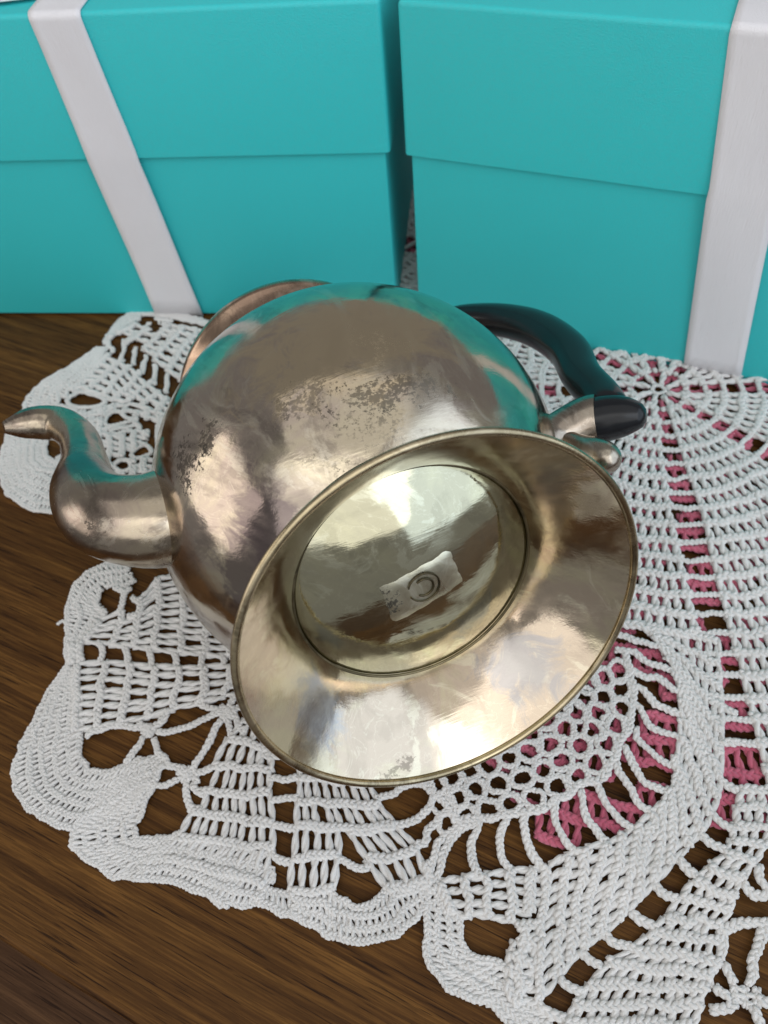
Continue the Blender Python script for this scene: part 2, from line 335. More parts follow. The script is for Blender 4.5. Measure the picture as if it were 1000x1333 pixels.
PATCHES=[([(-137.8,174.6),(-130.7,172.5),(-119.5,169.5),(-108.5,166.8),(-97.5,163.5),(-86.7,161.3),(-72.7,158.7),(-62.7,155.9)],[(-132.9,184.3),(-125.6,186.9),(-117.4,188.5),(-109.5,203.0),(-99.6,204.6),(-88.7,203.0),(-73.7,200.8),(-62.9,197.2)],7,'dc',3.8),([(-118.6,204.3),(-123.6,200.8),(-129.9,202.6),(-134.8,199.1),(-134.7,193.0),(-129.8,187.5),(-135.4,182.3),(-140.1,176.0),(-138.7,163.9)],[(-123.0,212.2),(-132.3,214.5),(-141.1,211.8),(-146.7,205.0),(-148.4,194.9),(-147.5,186.7),(-146.2,180.7),(-145.5,171.1),(-143.6,163.1)],14,'sc',4.2),([(-139.6,163.3),(-129.3,163.7),(-117.3,161.0),(-106.7,157.8),(-96.0,155.7),(-85.4,154.6),(-72.6,154.4),(-62.7,153.8)],[(-135.9,133.1),(-129.3,133.3),(-118.3,133.8),(-108.8,134.3),(-97.7,137.5),(-85.9,138.0),(-75.5,140.4),(-62.6,140.5)],7,'dc',3.8),([(-139.4,161.8),(-138.2,153.8),(-136.3,144.8),(-134.4,136.2),(-133.8,129.6),(-133.0,121.6),(-129.8,116.2),(-124.0,114.3),(-118.9,114.3),(-112.6,116.0),(-104.0,118.0),(-98.5,115.2)],[(-143.6,163.1),(-145.8,160.1),(-149.7,153.5),(-153.2,145.3),(-155.6,137.2),(-158.3,129.4),(-159.3,123.2),(-158.1,116.9),(-154.4,109.0),(-150.5,104.1),(-143.8,99.9),(-137.3,96.3),(-132.0,94.2),(-128.4,95.5),(-124.2,97.3),(-118.7,99.8),(-113.0,102.6),(-106.0,106.4),(-100.1,108.1)],24,'sc',4.2),([(-100.2,109.9),(-103.4,104.3),(-105.5,98.2),(-107.8,92.0),(-106.2,87.4),(-99.8,86.3),(-94.0,86.2),(-89.5,87.3)],[(-105.9,105.8),(-115.8,100.9),(-124.2,97.0),(-131.2,92.7),(-130.8,87.7),(-122.7,80.9),(-112.9,75.0),(-101.5,73.0)],15,'sc',4.2),([(-99.8,86.6),(-94.0,86.5),(-86.7,84.8),(-76.6,81.5),(-55.6,75.9)],[(-107.1,73.6),(-95.8,72.6),(-88.7,70.3),(-80.2,66.3),(-70.4,61.2)],8,'sc',4.4),([(-76.4,76.2),(-65.1,73.3),(-56.2,70.7),(-56.2,66.1)],[(-81.0,66.9),(-73.2,61.7),(-66.3,60.3),(-59.0,60.9)],6,'sc',4.2),([(-66.3,129.2),(-72.4,121.9),(-77.7,113.9),(-82.8,105.4),(-83.8,100.8),(-86.4,93.7),(-89.5,87.9),(-92.4,83.9),(-95.0,79.6)],[(-56.3,124.7),(-55.8,115.2),(-55.9,107.5),(-56.2,104.0),(-56.0,95.2),(-54.9,85.8),(-55.2,79.0),(-55.6,75.9),(-58.4,66.4)],6,'dc',3.8),([(-60.6,64.6),(-56.2,63.6),(-52.4,62.2),(-47.5,62.1)],[(-60.6,61.1),(-56.3,59.1),(-51.4,56.4),(-47.1,55.2)],4,'sc',4),([(-43.7,110.6),(-44.9,102.6),(-45.4,94.5),(-46.0,84.5)],[(-20.4,107.7),(-18.2,97.6),(-15.4,89.5),(-9.9,81.4)],3,'dc',3.8),([(-46.0,84.5),(-48.0,73.7),(-49.4,63.3)],[(-30.9,82.7),(-31.2,73.6),(-33.8,62.1)],2.0,'dc',3.8),([(-26.8,80.6),(-20.6,69.3),(-15.4,60.1)],[(-9.9,81.4),(-2.3,71.9),(-0.6,60.9)],2,'dc',3.8),([(-49.4,62.8),(-43.1,61.9),(-36.3,61.9),(-33.2,59.3),(-29.8,56.7),(-25.3,55.3),(-19.9,55.6),(-16.1,58.4),(-15.1,61.0),(-7.7,60.7),(-0.9,60.9)],[(-49.3,55.9),(-43.5,52.4),(-38.3,48.8),(-33.1,46.6),(-28.0,44.6),(-22.8,44.1),(-17.5,44.4),(-12.1,46.2),(-6.4,49.6),(-2.7,53.2),(0.0,57.8)],19,'sc',4.0),([(35.9,60.8),(39.1,60.7),(43.0,60.8),(51.4,64.2),(66.3,65.6),(75.2,69.6),(82.6,73.8),(89.4,78.5),(94.9,84.8),(98.9,94.5),(104.2,106.0),(106.6,116.2),(108.3,124.2),(106.2,135.5),(102.2,147.4)],[(23.1,21.6),(27.2,19.9),(30.9,21.8),(39.8,29.1),(49.0,35.2),(58.6,39.4),(68.9,46.1),(78.9,52.7),(88.6,59.4),(99.7,66.4),(106.9,75.0),(111.9,84.2),(117.0,98.3),(121.2,110.2),(129.1,137.3)],20.5,'dc',3.8),([(4.2,60.1),(11.3,60.6),(18.1,60.6),(27.7,61.0),(36.4,60.8)],[(5.9,49.9),(12.0,48.3),(18.4,47.1),(24.8,45.9),(32.1,42.8)],4,'dc',3.8),([(27.5,43.5),(25.4,38.0),(23.0,33.7),(21.4,28.4)],[(34.7,42.7),(33.2,36.0),(28.9,27.6),(25.1,21.6)],4,'dc',3.8),([(6.9,52.7),(8.8,47.9),(8.9,42.0),(9.5,37.4),(13.7,34.7),(19.9,33.8),(22.5,31.1),(23.8,24.9),(27.2,19.9),(38.7,16.0)],[(3.2,57.0),(-1.2,52.6),(-3.4,45.7),(-3.8,38.8),(-2.0,33.0),(2.4,28.2),(8.1,24.4),(15.2,22.0),(19.7,16.9),(23.2,12.5)],17,'sc',4.0),([(116.4,78.0),(112.6,71.6),(109.6,64.8),(104.0,57.1),(92.0,52.0),(84.0,45.6),(74.3,38.2),(64.1,32.5),(53.5,29.2),(44.4,22.3),(37.5,16.1),(33.5,9.5)],[(129.4,76.5),(124.9,68.8),(120.6,61.4),(112.9,54.1),(105.2,48.1),(98.8,39.2),(94.1,35.6),(91.7,26.9),(86.6,23.1),(84.1,18.0),(77.5,11.0),(71.8,4.6)],15,'dc',3.8),([(92.8,19.4),(91.0,13.3)],[(99.7,18.1),(98.3,12.6)],3,'sc',4),([(-152.2,381.2),(-143.1,373.9),(-136.0,367.1),(-128.8,359.1),(-121.7,349.9),(-113.9,340.7),(-102.6,328.1),(-91.3,317.0)],[(-132.4,393.3),(-124.9,387.5),(-117.6,384.7),(-110.5,383.4),(-102.0,380.4),(-95.3,376.3),(-84.4,367.3),(-72.8,358.3)],7,'dc',4.9),([(-153.4,382.8),(-147.7,390.3),(-138.8,396.0),(-129.5,397.9),(-118.4,395.0),(-101.3,386.0),(-82.4,377.4)],[(-154.9,376.1),(-150.0,390.0),(-146.3,398.8),(-139.6,403.5),(-131.0,403.4),(-118.7,399.5),(-99.2,389.9)],9,'sc',4.4),([(-152.2,381.2),(-143.5,386.7),(-134.7,392.3),(-122.6,388.5),(-112.9,383.8)],[(-149.3,387.8),(-143.2,392.4),(-136.2,397.7),(-125.7,397.1),(-113.5,393.4)],6,'sc',4.4),([(-148.2,366.6),(-140.8,361.2),(-133.8,354.7),(-127.1,345.6),(-119.7,336.1),(-113.0,328.0),(-104.2,319.2)],[(-168.6,335.2),(-160.1,336.8),(-149.8,331.9),(-141.1,324.3),(-132.4,322.8),(-123.2,316.4),(-107.5,305.0)],7,'dc',4.6),([(-153.1,373.0),(-157.9,360.3),(-163.7,346.9),(-171.1,336.8),(-169.1,324.3),(-162.1,320.1)],[(-156.9,373.7),(-168.2,362.8),(-178.2,354.0),(-188.0,346.1),(-192.7,337.5),(-193.5,325.4)],13,'sc',4.2),([(-151.6,376.2),(-157.9,353.7),(-166.4,334.8)],[(-155.1,366.5),(-160.7,347.7),(-168.3,333.3)],6,'sc',4.2),([(-169.1,324.3),(-157.8,319.9),(-146.4,325.2),(-139.7,319.3)],[(-177.2,308.0),(-159.8,303.9),(-147.1,303.0),(-142.8,302.3)],5,'sc',4.2),([(-147.1,320.5),(-140.9,322.5),(-125.4,316.8),(-107.5,305.0),(-96.5,294.6)],[(-147.0,270.4),(-136.7,267.7),(-122.6,265.5),(-108.7,264.3),(-96.7,262.4)],8,'dc',4.2),([(-170.7,306.9),(-177.2,308.0),(-176.6,299.4),(-175.0,289.7),(-169.2,284.5),(-163.3,285.7),(-155.9,277.0)],[(-191.9,319.2),(-198.1,311.4),(-199.1,293.6),(-197.3,282.5),(-190.9,267.0),(-176.0,254.2),(-161.6,249.6)],14,'sc',4.2),([(-168.7,286.5),(-164.2,289.1),(-166.8,306.3),(-174.9,304.2)],[(-160.1,262.2),(-153.1,271.3),(-155.6,304.4),(-161.6,317.0)],6,'sc',4.4)]
CHAINS=[([(-123.9,187.4),(-123.3,191.4),(-122.4,196.5),(-119.9,199.5)],1),([(-127.2,201.4),(-124.0,198.4),(-121.7,196.4)],1),([(-120.1,184.9),(-114.9,185.0),(-115.4,190.3),(-118.7,194.8)],1),([(-131.6,174.1),(-129.7,168.6),(-129.3,163.4)],1),([(-119.6,170.2),(-117.8,165.5),(-117.3,161.0)],1),([(-108.5,167.2),(-107.0,162.4),(-106.7,157.8)],1),([(-97.5,163.9),(-96.1,159.8),(-96.0,156.0)],1),([(-86.7,161.7),(-85.4,158.1),(-85.4,154.6)],1),([(-76.4,159.9),(-75.3,156.9),(-75.5,154.0)],1),([(-140.5,174.6),(-139.4,169.1),(-139.0,163.9)],1.4),([(-143.3,174.9),(-142.2,169.5),(-141.6,163.5)],1.4),([(-131.7,130.3),(-128.2,131.8),(-120.4,133.1),(-110.4,131.2),(-107.8,129.6)],1),([(-57.1,104.1),(-50.8,102.7),(-44.6,102.6)],1),([(-56.5,95.3),(-50.7,94.3),(-44.8,94.4)],1),([(-55.5,85.9),(-50.3,84.3),(-45.2,83.8)],1),([(-56.1,76.0),(-51.9,73.8),(-47.8,72.6)],1),([(-59.5,114.1),(-51.6,112.5),(-43.7,112.1)],1),([(-31.5,72.6),(-28.9,70.2),(-25.7,68.1),(-22.4,68.2),(-20.1,69.2)],1),([(-108.4,129.7),(-102.7,128.9)],1),([(-107.8,131.7),(-103.4,127.0)],1),([(-105.8,132.3),(-105.3,126.4)],1),([(-103.7,131.1),(-107.4,127.5)],1),([(-77.2,133.6),(-69.5,132.6)],1),([(-76.1,136.3),(-70.6,129.9)],1),([(-73.4,137.1),(-73.2,129.1)],1),([(-70.7,135.6),(-76.0,130.6)],1),([(-93.0,110.2),(-86.3,109.4)],1),([(-92.2,112.5),(-87.2,107.2)],1),([(-89.9,113.2),(-89.5,106.5)],1),([(-87.4,111.9),(-91.9,107.8)],1),([(-102.3,128.2),(-90.8,128.7),(-81.5,131.2),(-75.2,132.7)],1),([(-75.8,130.1),(-80.5,121.4),(-83.9,115.5),(-86.7,110.7)],1.1),([(-107.2,126.9),(-110.6,120.4),(-113.3,116.4)],1),([(-103.4,125.8),(-100.4,119.1),(-95.4,113.6),(-91.0,111.2)],1),([(-106.6,130.7),(-109.7,133.7)],1),([(-103.5,131.0),(-99.6,133.1),(-98.3,137.6)],1),([(-99.8,131.8),(-100.6,134.6)],1),([(-75.3,134.7),(-81.7,135.8),(-85.7,140.0)],1),([(-72.2,136.6),(-71.3,141.6)],1),([(-89.2,107.4),(-88.2,99.6),(-86.4,93.7),(-83.5,95.6)],1),([(-92.0,108.0),(-94.9,106.9),(-97.8,105.7),(-102.7,106.6)],1),([(-100.2,109.9),(-98.3,112.7),(-94.4,112.8)],1),([(-86.7,110.1),(-83.0,109.6),(-78.8,110.3)],1),([(-87.6,104.8),(-83.9,102.6),(-80.2,101.0)],1),([(-86.6,108.9),(-85.8,105.2)],1),([(-70.8,131.4),(-68.8,126.3),(-65.0,124.9)],1),([(-73.3,129.8),(-72.5,125.1),(-70.6,122.3)],1),([(-69.6,133.9),(-64.2,134.6),(-59.4,131.6)],1),([(-87.4,96.6),(-82.4,95.5)],1),([(-0.9,67.6),(-0.4,62.4),(0.8,59.7)],1.3),([(-3.6,61.5),(-0.3,59.4),(2.1,57.1)],1.2),([(5.8,89.8),(9.9,84.6),(13.4,79.2),(19.1,79.6),(23.9,78.0),(29.8,79.2),(37.0,79.7),(44.6,79.4),(48.8,81.6),(54.2,82.7),(59.2,86.6),(67.7,88.4),(75.2,94.5),(78.9,99.4),(84.2,105.4),(86.7,113.0),(90.1,120.6),(91.0,128.9),(90.9,137.5)],1.1),([(14.2,79.1),(6.3,73.3),(1.9,67.3),(0.6,61.8)],1.05),([(16.1,78.3),(8.7,72.5),(4.7,65.6),(4.1,59.9)],1.05),([(21.2,78.3),(18.1,73.3),(15.8,68.3),(16.6,63.0),(18.1,60.3)],1.05),([(30.3,78.6),(27.1,72.2),(26.7,67.0),(28.5,62.2),(30.8,60.1)],1.05),([(38.4,79.5),(36.4,72.5),(37.2,67.1),(39.4,60.9),(42.3,60.1)],1.05),([(48.3,82.0),(48.4,73.7),(49.4,68.3),(51.4,64.2),(54.3,63.8)],1.05),([(59.6,84.8),(59.1,77.4),(60.7,70.4),(63.9,65.9)],1.05),([(66.3,86.3),(67.2,79.2),(70.5,72.5),(74.2,68.9)],1.05),([(74.8,93.1),(76.5,83.6),(79.3,76.9),(83.6,74.2)],1.05),([(80.1,99.2),(81.6,89.3),(83.8,84.2),(89.9,80.1)],1.05),([(85.4,105.3),(88.2,96.7),(92.1,92.4),(98.2,89.6)],1.05),([(88.2,116.0),(90.9,107.7),(94.7,103.5),(102.2,100.1)],1.05),([(90.6,123.2),(97.4,114.2),(100.8,110.5),(106.1,108.3)],1.05),([(90.5,129.3),(94.8,126.0),(102.5,120.7),(108.9,116.6)],1.05),([(87.5,139.0),(91.7,136.7),(99.3,130.5),(110.0,124.7)],1.05),([(85.6,143.6),(92.6,143.3),(98.6,139.7),(107.3,136.7)],1.05),([(84.6,152.1),(92.5,151.0),(102.8,147.4)],1.05),([(-10.0,80.8),(-1.8,82.3),(2.9,85.9),(6.3,89.2)],1.05),([(-3.6,72.6),(1.0,75.2),(3.4,79.0),(10.4,84.2)],1.05),([(-16.4,91.6),(-6.9,93.6),(0.6,94.8),(5.1,91.3)],1),([(5.8,89.8),(4.8,93.7),(4.1,97.3)],1),([(11.8,81.6),(15.1,84.5)],1),([(86.8,58.1),(88.8,54.4),(92.0,52.0)],1.15),([(77.1,51.2),(78.7,47.9),(84.0,45.6)],1.15),([(67.1,44.4),(70.1,41.2),(74.3,38.2)],1.15),([(56.3,38.5),(58.8,35.5),(64.2,32.7)],1.15),([(47.0,34.5),(49.4,32.0),(53.3,29.4)],1.15),([(38.4,27.3),(42.0,24.5),(44.7,22.5)],1.15),([(96.4,64.2),(100.9,59.8),(104.6,57.3)],1.15),([(109.7,83.0),(112.6,80.7),(115.8,77.8)],1.15),([(103.4,70.8),(106.3,67.3),(110.1,64.7)],1.15),([(30.0,21.1),(34.2,17.9),(37.4,15.9)],1.15),([(116.7,97.7),(121.7,95.3)],1.15),([(120.8,108.9),(125.9,106.4)],1.15),([(108.9,35.1),(103.3,27.4),(97.4,18.7)],1.15),([(91.8,25.8),(92.1,22.5),(93.4,19.8)],1.15),([(93.5,35.2),(99.3,35.7),(108.1,36.4),(113.2,36.3)],1.15),([(94.1,35.6),(94.0,31.1),(91.8,26.4)],1.15),([(86.1,19.5),(87.3,17.3),(90.4,16.3)],1.15),([(83.2,13.5),(87.9,12.8),(91.5,14.7)],1.15),([(98.5,15.1),(103.9,13.3)],1.15),([(97.0,13.1),(96.5,8.1),(98.1,4.9)],1.15),([(112.3,52.7),(112.3,47.3),(113.0,42.4)],1.15),([(106.0,48.0),(109.7,44.0),(114.7,43.4)],1.15),([(-151.6,184.2),(-149.8,185.9),(-146.7,183.9)],0.55),([(-142.6,378.0),(-141.6,360.0)],1.0),([(-134.8,369.7),(-134.1,353.4)],1.0),([(-128.1,361.6),(-127.5,344.4)],1.0),([(-120.6,352.3),(-120.0,334.2)],1.0),([(-113.2,343.2),(-112.9,326.8)],1.0),([(-152.1,379.8),(-147.8,366.5)],1.0),([(-169.3,328.8),(-166.3,334.5),(-159.8,334.9),(-150.4,329.4),(-147.0,323.5),(-158.0,321.6),(-164.8,324.3),(-169.3,328.8)],0.95),([(-136.3,319.4),(-131.1,321.1),(-123.7,315.8),(-123.9,312.6),(-131.6,315.4),(-136.3,319.4)],0.95),([(-145.1,312.8),(-139.8,317.0),(-133.3,310.8),(-126.8,308.9),(-133.9,306.5),(-143.3,305.9),(-145.1,312.8)],0.95),([(-141.1,301.3),(-138.8,303.3),(-127.3,304.0),(-127.0,300.5),(-139.3,299.3),(-141.1,301.3)],0.95),([(-128.4,283.3),(-122.8,288.5),(-117.8,284.9),(-119.1,281.8),(-124.4,279.3),(-128.4,283.3)],0.95),([(-127.1,275.0),(-127.5,273.0),(-129.0,271.7),(-131.2,271.5),(-133.5,272.4),(-135.3,274.2),(-136.1,276.5),(-135.8,278.6),(-134.3,279.9),(-132.1,280.1),(-129.8,279.1),(-128.0,277.3),(-127.1,275.0)],0.95),([(13.8,78.5),(12.3,76.3),(9.5,75.6),(6.8,76.9),(6.0,79.4),(7.5,81.6),(10.4,82.3),(13.1,80.9),(13.8,78.5)],-1.05),([(20.5,80.4),(19.0,78.2),(16.1,77.5),(13.5,78.8),(12.7,81.3),(14.2,83.6),(17.2,84.2),(19.8,82.9),(20.5,80.4)],-1.05),([(28.6,81.5),(27.0,79.3),(24.1,78.6),(21.5,79.9),(20.7,82.4),(22.3,84.7),(25.3,85.4),(27.9,84.0),(28.6,81.5)],-1.05),([(37.0,82.6),(35.4,80.4),(32.4,79.7),(29.9,81.0),(29.2,83.5),(30.8,85.8),(33.7,86.5),(36.3,85.1),(37.0,82.6)],-1.05),([(46.1,83.3),(44.4,81.0),(41.4,80.4),(38.9,81.7),(38.2,84.2),(39.9,86.5),(42.9,87.1),(45.4,85.8),(46.1,83.3)],-1.05),([(52.9,83.1),(50.1,83.0),(48.1,84.9),(48.0,87.8),(49.9,90.0),(52.7,90.1),(54.7,88.1),(54.8,85.2),(52.9,83.1)],-1.05),([(61.2,86.3),(58.4,86.2),(56.4,88.2),(56.3,91.1),(58.3,93.3),(61.1,93.4),(63.1,91.4),(63.1,88.5),(61.2,86.3)],-1.05),([(68.6,89.7),(65.8,89.6),(63.8,91.6),(63.8,94.6),(65.7,96.8),(68.6,97.0),(70.6,94.9),(70.6,91.9),(68.6,89.7)],-1.05),([(75.5,96.2),(72.6,96.1),(70.6,98.1),(70.6,101.2),(72.7,103.5),(75.6,103.6),(77.6,101.6),(77.5,98.5),(75.5,96.2)],-1.05),([(80.4,103.2),(77.5,103.0),(75.5,105.1),(75.5,108.3),(77.6,110.6),(80.5,110.8),(82.5,108.6),(82.5,105.5),(80.4,103.2)],-1.05),([(84.5,109.6),(81.5,109.5),(79.5,111.6),(79.6,114.9),(81.7,117.3),(84.7,117.5),(86.7,115.3),(86.6,112.0),(84.5,109.6)],-1.05),([(86.4,117.8),(83.4,117.6),(81.4,119.8),(81.5,123.2),(83.7,125.7),(86.7,125.9),(88.7,123.6),(88.6,120.2),(86.4,117.8)],-1.05),([(87.4,125.5),(84.4,125.3),(82.4,127.6),(82.5,131.0),(84.7,133.6),(87.8,133.8),(89.8,131.5),(89.7,128.0),(87.4,125.5)],-1.05),([(12.8,85.5),(11.3,83.2),(8.3,82.6),(5.7,83.9),(4.9,86.4),(6.4,88.7),(9.3,89.4),(12.0,88.0),(12.8,85.5)],-1.05),([(18.8,87.2),(17.3,84.9),(14.3,84.3),(11.7,85.6),(10.9,88.2),(12.4,90.5),(15.4,91.2),(18.0,89.8),(18.8,87.2)],-1.05),([(25.3,89.3),(23.7,87.0),(20.7,86.3),(18.1,87.7),(17.3,90.2),(18.9,92.6),(21.9,93.3),(24.6,91.9),(25.3,89.3)],-1.05),([(34.2,90.2),(32.5,87.8),(29.5,87.2),(26.9,88.5),(26.2,91.1),(27.8,93.4),(30.8,94.1),(33.5,92.8),(34.2,90.2)],-1.05),([(43.4,91.0),(41.7,88.7),(38.7,88.1),(36.1,89.4),(35.5,92.0),(37.1,94.4),(40.2,95.0),(42.8,93.7),(43.4,91.0)],-1.05),([(51.5,93.0),(49.8,90.6),(46.7,90.0),(44.2,91.3),(43.5,93.9),(45.2,96.3),(48.3,97.0),(50.9,95.6),(51.5,93.0)],-1.05),([(56.9,92.5),(54.1,92.3),(52.1,94.3),(51.9,97.4),(53.9,99.6),(56.8,99.8),(58.8,97.7),(58.9,94.7),(56.9,92.5)],-1.05),([(64.9,96.8),(62.1,96.6),(60.1,98.7),(60.0,101.8),(62.0,104.1),(64.9,104.2),(66.9,102.1),(67.0,99.0),(64.9,96.8)],-1.05),([(71.0,102.8),(68.1,102.7),(66.0,104.8),(66.0,107.9),(68.1,110.3),(71.0,110.4),(73.0,108.3),(73.0,105.1),(71.0,102.8)],-1.05),([(74.8,108.9),(71.9,108.7),(69.9,110.9),(69.9,114.1),(72.0,116.5),(74.9,116.7),(77.0,114.5),(76.9,111.3),(74.8,108.9)],-1.05),([(78.5,115.6),(75.6,115.4),(73.5,117.6),(73.5,120.9),(75.7,123.4),(78.7,123.6),(80.7,121.3),(80.7,118.0),(78.5,115.6)],-1.05),([(80.6,123.0),(77.6,122.9),(75.5,125.2),(75.5,128.6),(77.7,131.1),(80.8,131.3),(82.8,129.0),(82.7,125.5),(80.6,123.0)],-1.05),([(11.0,92.8),(9.4,90.5),(6.5,89.8),(3.8,91.1),(2.9,93.8),(4.4,96.1),(7.4,96.8),(10.2,95.4),(11.0,92.8)],-1.05),([(17.1,94.6),(15.5,92.2),(12.5,91.6),(9.9,92.9),(9.0,95.6),(10.6,98.0),(13.6,98.7),(16.3,97.3),(17.1,94.6)],-1.05),([(24.3,95.9),(22.7,93.6),(19.7,92.9),(17.0,94.2),(16.2,96.9),(17.8,99.3),(20.8,100.0),(23.5,98.6),(24.3,95.9)],-1.05),([(32.3,97.5),(30.6,95.1),(27.6,94.4),(25.0,95.8),(24.2,98.5),(25.8,100.9),(28.9,101.6),(31.6,100.2),(32.3,97.5)],-1.05),([(39.9,99.0),(38.2,96.6),(35.2,95.9),(32.6,97.3),(31.9,99.9),(33.5,102.4),(36.6,103.1),(39.3,101.7),(39.9,99.0)],-1.05),([(48.0,100.4),(46.3,98.0),(43.2,97.3),(40.6,98.7),(39.9,101.4),(41.6,103.9),(44.7,104.6),(47.4,103.1),(48.0,100.4)],-1.05),([(56.7,102.7),(54.9,100.3),(51.8,99.6),(49.2,101.0),(48.6,103.8),(50.4,106.2),(53.5,106.9),(56.1,105.5),(56.7,102.7)],-1.05),([(60.9,104.4),(58.0,104.3),(56.0,106.4),(55.9,109.6),(57.9,112.0),(60.8,112.1),(62.9,109.9),(62.9,106.8),(60.9,104.4)],-1.05),([(66.6,110.7),(63.7,110.6),(61.6,112.7),(61.6,116.0),(63.6,118.4),(66.6,118.6),(68.7,116.4),(68.7,113.1),(66.6,110.7)],-1.05),([(71.3,115.7),(68.3,115.5),(66.2,117.7),(66.2,121.0),(68.3,123.5),(71.3,123.7),(73.4,121.4),(73.4,118.1),(71.3,115.7)],-1.05),([(74.8,121.7),(71.8,121.6),(69.7,123.8),(69.7,127.2),(71.9,129.8),(74.9,129.9),(77.0,127.6),(76.9,124.2),(74.8,121.7)],-1.05),([(17.3,100.8),(15.7,98.4),(12.7,97.7),(10.0,99.1),(9.2,101.8),(10.7,104.3),(13.8,105.0),(16.5,103.6),(17.3,100.8)],-1.05),([(25.0,102.5),(23.4,100.1),(20.4,99.4),(17.7,100.8),(16.9,103.5),(18.5,106.0),(21.6,106.7),(24.3,105.3),(25.0,102.5)],-1.05),([(33.6,104.5),(31.9,102.0),(28.8,101.3),(26.2,102.7),(25.4,105.5),(27.1,108.0),(30.2,108.7),(32.9,107.2),(33.6,104.5)],-1.05),([(42.1,106.1),(40.4,103.6),(37.3,102.9),(34.6,104.3),(33.9,107.1),(35.6,109.6),(38.8,110.3),(41.5,108.9),(42.1,106.1)],-1.05),([(50.1,108.2),(48.3,105.7),(45.2,105.0),(42.5,106.4),(41.9,109.2),(43.6,111.7),(46.8,112.5),(49.5,111.0),(50.1,108.2)],-1.05),([(57.7,111.9),(55.9,109.4),(52.8,108.6),(50.1,110.1),(49.5,112.9),(51.3,115.5),(54.5,116.3),(57.1,114.8),(57.7,111.9)],-1.05),([(61.0,114.2),(58.1,114.0),(55.9,116.2),(55.9,119.5),(57.9,122.0),(60.9,122.2),(63.0,119.9),(63.1,116.6),(61.0,114.2)],-1.05),([(65.9,120.0),(62.9,119.9),(60.8,122.1),(60.7,125.5),(62.8,128.0),(65.8,128.2),(68.0,125.9),(68.0,122.5),(65.9,120.0)],-1.05),([(69.9,125.3),(66.9,125.1),(64.7,127.4),(64.7,130.8),(66.8,133.4),(69.9,133.6),(72.1,131.2),(72.0,127.8),(69.9,125.3)],-1.05)]

CEN = np.array([0.1500, 0.2815]) * 1000.0          # doily centre in mm

KS = 0.985
POT_F = Vector((0, 0, CAM_H)) + KS * (Vector((0.014334, 0.104115, 0.104265)) - Vector((0, 0, CAM_H)))
AX_E = Vector((-0.95949382, -0.28172967, 0.0)); AX_G = Vector((-0.09379383, 0.31943601, 0.94295459)); AX_Z = Vector((-0.26565829, 0.9047591, -0.33292138))
BODY_R = 0.0739 * KS
BODY_C = POT_F + AX_Z * (0.0852 * KS)

def inside(P, poly):
    P = np.atleast_2d(P); x, y = P[:, 0], P[:, 1]
    r = np.zeros(len(P), bool); n = len(poly)
    for i in range(n):
        x1, y1 = poly[i]; x2, y2 = poly[(i + 1) % n]
        c = ((y1 > y) != (y2 > y))
        with np.errstate(divide='ignore', invalid='ignore'):
            r ^= c & (x < (x2 - x1) * (y - y1) / (y2 - y1 + 1e-12) + x1)
    return r

